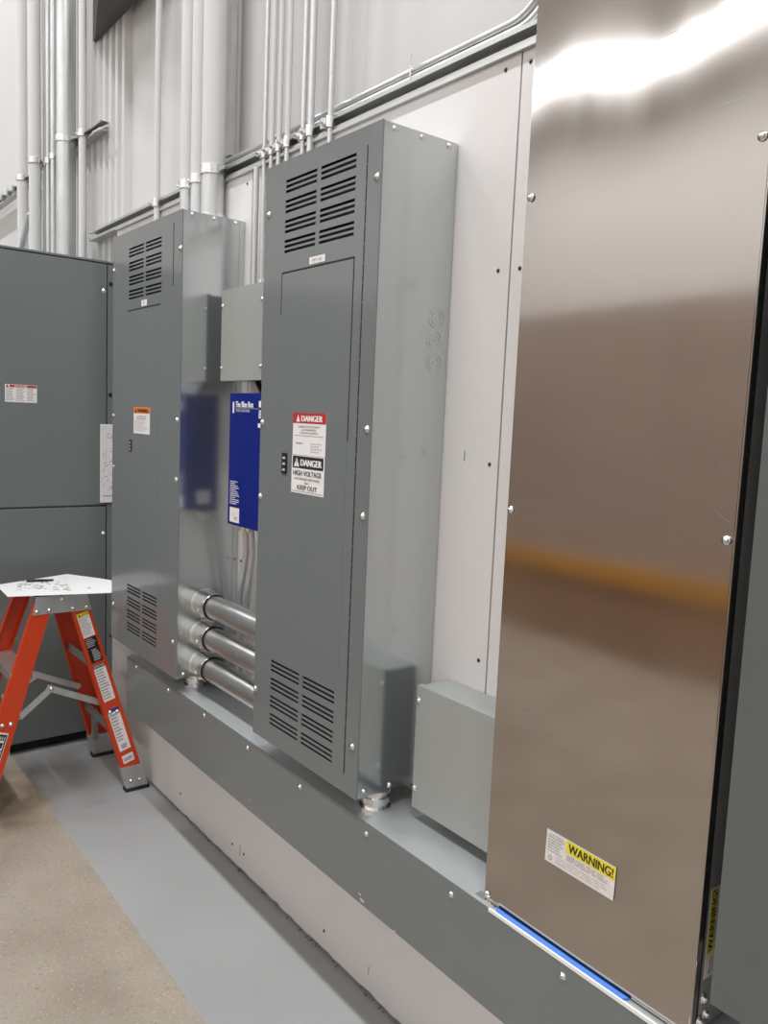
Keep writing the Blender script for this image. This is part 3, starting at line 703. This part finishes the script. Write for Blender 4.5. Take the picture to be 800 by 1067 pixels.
# front skin: very slightly buckled sheet with folded edges
mb = MB(); NX, NZ = 24, 64
for i in range(NX+1):
    for k in range(NZ+1):
        u = i/NX; v = k/NZ; x = SX0+(SX1-SX0)*u; z = SZ0+(SZ1-SZ0)*v
        hi = max(0, (v-.62)/.38)
        y = STF - .0022*math.sin(math.pi*u)*(.25+.9*hi) - .0006*math.sin(7*v+2.2*u) + .016*math.sin(math.pi*u)**2*max(0, z-1.93)**2/(max(0, z-1.93)+.12)
        mb.v.append((x, y, z))
for i in range(NX):
    for k in range(NZ):
        q = i*(NZ+1)+k; mb.f.append((q, q+NZ+1, q+NZ+2, q+1))
def edge(idx, off):
    o = len(mb.v); mb.v += [tuple(Vector(mb.v[j])+Vector(off)) for j in idx]
    return o
li = list(range(NZ+1)); ri = [NX*(NZ+1)+k for k in range(NZ+1)]
o = edge(li, (0, .014, 0)); mb.f += [(li[k+1], li[k]+0, o+k, o+k+1)[::-1] for k in range(NZ)]
o = edge(ri, (0, .014, 0)); mb.f += [(ri[k], ri[k+1], o+k+1, o+k)[::-1] for k in range(NZ)]
sk = obj('front_skin', mb, STEEL, st, smooth=True)
obj('folded_edge', MB().tube([(SX1-.001, STF+.001, SZ0), (SX1-.001, STF+.001, SZ1)], .0022, 8), STEEL, st, smooth=True)
obj('side_panel', MB().box(SX1-.0029, SX1-.0015, STF+.0205, WB-.001, SZ0, SZ1), mat('grey_side_sheet', (.36, .36, .35), .45, .4, (8, .5, (.27, .27, .26), (1, 1, .3))), st)
obj('side_seam', MB().box(SX1-.003, SX1-.0008, STF+.016, STF+.020, SZ0, SZ1), INNER, st)
for px, py in ((553.5, 206), (532.5, 531), (795, 142), (757, 563), (508, 931)):
    p = at(px, py, 1, STF); screw(st, (p.x, STF-.0016, p.z), (0, -1, 0), .0055)
for ax, ay, bx_, by_ in ((543, 738, 558, 748), (546, 747, 566, 757), (730, 12, 770, 2), (724, 22, 764, 14), (690, 36, 705, 30), (752, 108, 776, 100), (748, 482, 757, 492), (741, 530, 760, 546)):
    a = at(ax, ay, 1, STF-.004); b = at(bx_, by_, 1, STF-.004); d = (b-a).normalized()*.00025; d = Vector((-d.z, 0, d.x)); mb = MB()
    def sk_y(p_):
        u = (p_.x-SX0)/(SX1-SX0); v = (p_.z-SZ0)/(SZ1-SZ0); hi = max(0, (v-.62)/.38); z = p_.z
        return STF - .0022*math.sin(math.pi*u)*(.25+.9*hi) - .0006*math.sin(7*v+2.2*u) + .016*math.sin(math.pi*u)**2*max(0, z-1.93)**2/(max(0, z-1.93)+.12) - .0004
    mb.add([(q.x, sk_y(q), q.z) for q in (a-d, b-d, b+d, a+d)], [(0, 1, 2, 3)]); obj('scratch', mb, ALU, sk)
for px, py in ((733, 1040), (735, 1056), (728, 1064)):
    p = at(px, py, 0, SX1-.0015); screw(st, (SX1-.0015, p.y, p.z), (1, 0, 0), .008)
obj('foot_bracket', MB().box(SX0-.022, SX0+.03, STF-.006, STF+.012, SZ0-.003, SZ0-.001), ZINC, st)
a = at(571, 868, 1, STF); b = at(641, 905, 1, STF)
ang = math.atan2(a.z-b.z-.004, b.x-a.x)
sticker(sk, (a.x, STF-.0026, a.z+.010), (1, 0, -.02), (-.02, 0, -1), .150, .060,
    [('r', .30, .02, 1, .40, YELLOW), ('t', 'WARNING!', .34, .08, .97, .35, INK, .004), ('t', 'ELECTRICAL', .06, .06, .27, .16, INKG), ('o', .08, .84, .0045, INKG), ('o', .08, .84, .0025, VINYLW),
     ('r', .02, .18, .28, .2, INKG)]
    + lines(.03, .28, .26, .68, 5, INKG, .4, 11) + lines(.32, .97, .46, .66, 3, INKG, .4, 12) + lines(.16, .95, .70, .95, 3, INKL, .4, 13), base=VINYLW,
    label='worn white sticker with a yellow WARNING! band')
sticker(st, (SX1-.0015, 1.146, .752), (0, 0, 1), (0, 1, 0), .150, .045,
    [('r', .27, .02, 1, .42, YELLOW), ('t', 'WARNING!', .30, .08, .98, .38, INK, .004), ('o', .06, .3, .0035, INKG)] + lines(.03, .24, .3, .9, 3, INKG, .4, 14) + lines(.3, .96, .5, .92, 3, INKG, .4, 15), base=VINYLW,
    label='white sticker with a yellow WARNING! band running up the side')
# pale film and blue tape along its foot
obj_ = obj('protective_film', MB().box(-1.03, -.50, TF-.0012, TF+.0030, TZ1-.006, TZ1+.0008), WHITEF); tag(obj_, 'pale protective film strip along the wireway edge below the blue tape', 'film')
tp = MB(); tp.hexa([(-1.012, TF+.0032, TZ1+.0002), (-.722, TF+.0032, TZ1+.0002), (-.714, STF-.0045, TZ1+.0002), (-1.02, STF-.0045, TZ1+.0002)], [(-1.012, TF+.0032, TZ1+.0016), (-.722, TF+.0032, TZ1+.0016), (-.714, STF-.0045, TZ1+.005), (-1.02, STF-.0045, TZ1+.005)])
tag(obj('blue_tape', tp, TAPE), 'strip of blue masking tape along the foot of the stainless panel', 'tape')

# grey cabinet cut off by the right edge of the photograph
RX0, RX1, RY = -.563, -.05, 1.086
rc = empty('grey_cabinet', ((RX0+RX1)/2, WB, .766), 'plain grey steel cabinet at the right edge, beside the stainless panel', 'cabinet')
obj('body', MB().box(RX0+.001, RX1-.001, RY+.002, WB-.0005, .768, 2.235), GREYR, rc)
obj('front_cover', MB().box(RX0, RX1, RY, RY+.002, .767, 2.236), GREYR, rc, bevel=.0006)
for x in (RX1-.012,):
    for z in (.8, 1.3, 1.75, 2.2): screw(rc, (x, RY, z), (0, -1, 0), .0062)
for x, y in ((-.575, 1.185), (-.54, 1.19)):
    t = empty('conduit_nipple', (x+.06, y, TZ1), 'short conduit nipple under the right-hand grey cabinet' + (', nearer the stainless panel' if x < -.56 else ', farther from the stainless panel'), 'nipple')
    xx = x+.06+(.08 if x > -.56 else 0)
    obj('sleeve', MB().tube([(xx, y, TZ1-.0008), (xx, y, .768)], .024, 20), ZINC, t, smooth=True)
    obj('locknut', MB().ring((xx, y, TZ1-.0008), (0, 0, 1), .032, .0235, .008, 20), ZINC, t)

# ------------------------------------------------------------------ orange step ladder
ld = empty('step_ladder', (-3.43, .93, 0), 'orange fibreglass step ladder with paper on top, standing before the switchgear', 'ladder')
XN0, XN1, XF0, XF1 = -3.205, -3.262, -3.655, -3.575    # near and far side planes, foot and head
LZ = .805
def rail_pts(front, near):
    yb, yt = (.612, .880) if front else (1.238, 1.006)
    xb, xt = (XN0, XN1) if near else (XF0, XF1)
    return Vector((xb, yb, .012)), Vector((xt, yt, LZ+.035))
HW = .042
def rail(front, near):
    b, t = rail_pts(front, near); s = 1 if near else -1
    mb = MB(); yv = Vector((0, .043, 0)); yw = Vector((0, .034 if front else .037, 0)); th = Vector((-.004*s, 0, 0)); dp = Vector((-.028*s, 0, 0)); fl = Vector((0, .004, 0))
    mb.hexa([b-yv, b+yv, b+yv+th, b-yv+th], [t-yw, t+yw, t+yw+th, t-yw+th])
    mb.hexa([b-yv+th, b-yv+fl+th, b-yv+fl+dp, b-yv+dp], [t-yw+th, t-yw+fl+th, t-yw+fl+dp, t-yw+dp])
    mb.hexa([b+yv-fl+th, b+yv+th, b+yv+dp, b+yv-fl+dp], [t+yw-fl+th, t+yw+th, t+yw+dp, t+yw-fl+dp])
    bm = bmesh.new(); me = mb.mesh('x'); bm.from_mesh(me); bmesh.ops.recalc_face_normals(bm, faces=bm.faces); me2 = bpy.data.meshes.new('rail'); bm.to_mesh(me2); bm.free(); bpy.data.meshes.remove(me)
    r = obj('front_rail' if front else 'rear_rail', me2, ORANGE, ld)
    # metal shoe with rubber pad
    d = (t-b).normalized(); L_ = .098/d.z
    e = Vector((0, HW+.004, 0)); o = Vector((.002*s, 0, 0)); q = Vector((-.032*s, 0, 0)); top = b+d*L_
    sh = MB(); sh.hexa([b-e+o, b+e+o, b+e+q, b-e+q], [top-e+o, top+e+o, top+e+q*.9, top-e+q*.9])
    me = sh.mesh('shoe'); bm = bmesh.new(); bm.from_mesh(me); bmesh.ops.recalc_face_normals(bm, faces=bm.faces); bm.to_mesh(me); bm.free()
    shoe = obj('shoe', me, ALU, r)
    pd = MB(); yy = .004; pd.box(min(b.x+o.x*2, b.x+q.x*1.1), max(b.x+o.x*2, b.x+q.x*1.1), b.y-HW-.008, b.y+HW+.010, 0, .016)
    obj('rubber_pad', pd, RUBBER, r)
    return r, b, t
rails = {(f, n): rail(f, n) for f in (True, False) for n in (True, False)}
def on_rail(front, near, z, dy=0, out=0):
    r, b, t = rails[front, near]; k = (z-b.z)/(t.z-b.z); p = b.lerp(t, k); s = 1 if near else -1
    return p+Vector((out*s, dy, 0))
def bar(p0, p1, hw, th, mt, nm, par, bev=0):
    p0 = Vector(p0); p1 = Vector(p1); d = (p1-p0).normalized(); x = Vector((1, 0, 0)); up = d.cross(x).normalized()*hw; t_ = x*th
    mb = MB(); mb.hexa([p0-up-t_, p0+up-t_, p0+up+t_, p0-up+t_], [p1-up-t_, p1+up-t_, p1+up+t_, p1-up+t_])
    me = mb.mesh(nm); bm = bmesh.new(); bm.from_mesh(me); bmesh.ops.recalc_face_normals(bm, faces=bm.faces); bm.to_mesh(me); bm.free()
    return obj(nm, me, mt, par)
# treads between the front rails
for z in (.285, .57):
    a = on_rail(True, True, z); b = on_rail(True, False, z)
    t = obj('tread', MB().box(b.x+.006, a.x-.006, a.y-.042, a.y+.040, z-.003, z), ALU, ld)
    obj('tread_lip', MB().box(b.x+.006, a.x-.006, a.y-.042, a.y-.039, z-.034, z-.003), ALU, t)
    obj('tread_lip', MB().box(b.x+.006, a.x-.006, a.y+.037, a.y+.040, z-.034, z-.003), ALU, t)
# rear cross bars with gussets
for z, hh in ((.555, .018), (.265, .02)):
    a = on_rail(False, True, z); b = on_rail(False, False, z)
    c = obj('cross_bar', MB().box(b.x+.005, a.x-.005, a.y-.022, a.y-.018, z-hh, z+hh), ALU, ld)
    if z < .3:
        for s, (p, pl) in ((1, (b, on_rail(False, False, .06))),):
            bar((p.x+s*.16, p.y-.024, z-.01), (pl.x+s*.014, pl.y-.024, .075), .011, .012, ALU, 'gusset', c)
# spreaders: two hinged bars on each side
for near, pts in ((True, ((.785, .385), (.905, .482), (1.10, .389))), (False, ((.80, .372), (.935, .445), (1.115, .362)))):
    out = -.036; s = 1 if near else -1
    x = (on_rail(True, near, .4).x) + out*s
    a = Vector((x, pts[0][0], pts[0][1])); h = Vector((x, pts[1][0], pts[1][1])); b = Vector((x-.003*s, pts[2][0], pts[2][1]))
    sp = bar(a, h+(h-a).normalized()*.012, .0125, .0012, GALV, 'spreader', ld)
    bar(h+(h-b).normalized()*.02+Vector((.0035*s, 0, 0)), b+Vector((.0035*s, 0, 0)), .0125, .0012, GALV, 'spreader_arm', sp)
    screw(sp, (x+.005*s, h.y, h.z), (s, 0, 0), .006)
    for q in (a, b): screw(sp, (q.x+.005*s, q.y, q.z), (s, 0, 0), .0055)
# head: hinge plates, hinge pin and top plate
for near in (True, False):
    s = 1 if near else -1; x = XN1+.0035 if near else XF1-.0035
    for y0, y1, rak in ((.837, .948, -1), (.938, 1.056, 1)):
        mb = MB(); zz = (.790, .858); xa, xb = (x, x+.0028*s) if rak < 0 else (x+.003*s, x+.0058*s)
        lo = .006 if rak < 0 else -.004; hi_ = -.004 if rak < 0 else .006
        ring = lambda z, dx0, dx1: [(min(xa, xb), y0+dx0, z), (max(xa, xb), y0+dx0, z), (max(xa, xb), y1+dx1, z), (min(xa, xb), y1+dx1, z)]
        mb.hexa(ring(zz[0], -.004, .004), ring(zz[1], .010 if rak < 0 else 0, 0 if rak < 0 else -.014))
        pl = obj('hinge_plate', mb, GALV, ld)
        fl = MB().box(min(x, x-.03*s), max(x, x-.03*s), y0+.008, y1-.012, .858, .8605); obj('plate_flange', fl, GALV, pl)
        for yy in ((y0+.014, y0+.06) if rak < 0 else (y0+.048, y1-.016)): screw(pl, (max(xa, xb) if near else min(xa, xb), yy, .803), (s, 0, 0), .0055)
    screw(ld, (x+.006*s, .945, .845), (s, 0, 0), .008)
obj('top_plate', MB().box(XF1-.002, XN1-.004, .845, 1.045, .8605, .8645), BLACK, ld, bevel=.001)
# rivets on rails
for fr_, z, dys in ((True, .378, (-.014, .016)), (False, .352, (-.014, .016))):
    r = rails[fr_, True][0]
    for dy in dys: screw(r, tuple(on_rail(fr_, True, z, dy, .0002)), (1, 0, 0), .007)
for dy in (-.018, .018): screw(rails[False, True][0], tuple(on_rail(False, True, .045, dy, .0022)), (1, 0, 0), .006)
# stickers on the near rear rail, following its slope
def rail_sticker(front, z1, z0, hw, items, base=VINYL, up=False, **k):
    r = rails[front, True][0]; a = on_rail(front, True, z1, 0, .0003); b = on_rail(front, True, z0, 0, .0003); v = (b-a)
    u = Vector((0, 1, 0)); u = (u - v.normalized()*u.dot(v.normalized())).normalized()
    if up:   # reads from the foot upwards
        return sticker(r, b-u*hw, -v, u, v.length, 2*hw, items, base=base, **k)
    return sticker(r, a-u*hw, u, v, 2*hw, v.length, items, base=base, **k)
zr = lambda f: .793-f*(.793-.105)
rail_sticker(False, zr(.02), zr(.165), .024, [('r', 0, 0, 1, .16, YELLOW), ('tri', .2, .08, .1, .06, INK), ('t', 'CAUTION', .35, .03, .95, .13, INK)] + lines(.06, .94, .2, .95, 10, INKG, .42, 21), label='white sticker with a yellow caution header')
rail_sticker(False, zr(.17), zr(.32), .024, lines(.06, .94, .05, .40, 5, INKL, .4, 22) + lines(.3, .94, .48, .95, 5, INKG, .8, 23), base=BLACK, label='black instruction sticker')
rail_sticker(False, zr(.335), zr(.565), .024, [('r', 0, 0, 1, .1, INK), ('t', 'INSTRUCTIONS', .06, .02, .94, .08, WINK)] + lines(.06, .94, .14, .97, 11, INKG, .5, 24), label='white sticker with a black header')
rail_sticker(False, zr(.615), zr(.885), .024, [('r', 0, 0, 1, .09, VIOLET), ('r', .05, .02, .2, .07, RED)] + lines(.08, .8, .14, .8, 9, INKG, .5, 25) + lines(.25, .92, .86, .96, 3, INK, .5, 26), label='white sticker with a violet header')
rail_sticker(False, zr(.915), zr(.965), .024, [('t', '2600001', .1, .3, .9, .75, INK)], label='small white serial sticker')
# rounded black name plate on the near front rail
b1 = rail_sticker(True, .350, .045, .0165, [('r', .02, .07, .98, .93, INK), ('t', 'LOUISVILLE', .06, .22, .955, .78, WINK, .002)], up=True, name='name_plate', label='black name plate with white lettering and border')

# paper and marker on the ladder
pz = .8665
pc = [at(8, 622, 2, pz), at(128, 617.5, 2, pz), at(127, 607, 2, pz), at(104, 603, 2, pz), at(70, 598.5, 2, pz), at(-4, 610, 2, pz)]
mb = MB(); cz = sum(pc, Vector())/len(pc)
def lift(p): d = (p-cz); return Vector((p.x, p.y, pz))
mb.v = [tuple(lift(p)) for p in pc]+[tuple(lift(p)+Vector((0, 0, .0018))) for p in pc]; k6 = len(pc)
mb.f = [tuple(reversed(range(k6))), tuple(range(k6, 2*k6))]+[(k, (k+1) % k6, k6+(k+1) % k6, k6+k) for k in range(k6)]
pp = tag(obj('paper_drawing', mb, PAPER), 'white printed drawings lying on top of the orange step ladder', 'paper')
pm = MB(); rnd = random.Random(11)
def prect(px, py, w_, h_):
    z = pz+.0022; q = [at(px-w_, py+h_, 2, z), at(px+w_, py+h_, 2, z), at(px+w_, py-h_, 2, z), at(px-w_, py-h_, 2, z)]; pm.add([tuple(v) for v in q], [(0, 1, 2, 3)])
for k in range(46):
    px = rnd.uniform(16, 72); prect(px, rnd.uniform(604.5+abs(px-50)*.04, 615), rnd.uniform(.6, 2.6), rnd.uniform(.12, .38))
for px, py in ((26, 609), (31, 609), (44, 607), (49, 606.7), (64, 610), (69, 609.5), (60, 614), (68, 614), (93, 612.5)): prect(px, py, 1.6, .5)
obj('print', pm, INKG, pp)['kind'] = 'stuff'
a = at(28, 605.2, 2, pz+.008); b = at(56, 604.3, 2, pz+.008)
mk = empty('marker_pen', tuple((a+b)/2-Vector((0, 0, .006))), 'black marker pen lying on the white drawings', 'pen')
d = (b-a); obj('barrel', MB().tube([a, a+d*.62, a+d*.64, a+d*.95, b], [.0052, .0056, .0046, .004, .002], 12), BLACK, mk, smooth=True)
obj('cap', MB().tube([a-d*.02, a+d*.3], [.0058, .006], 12), INK, mk, smooth=True)
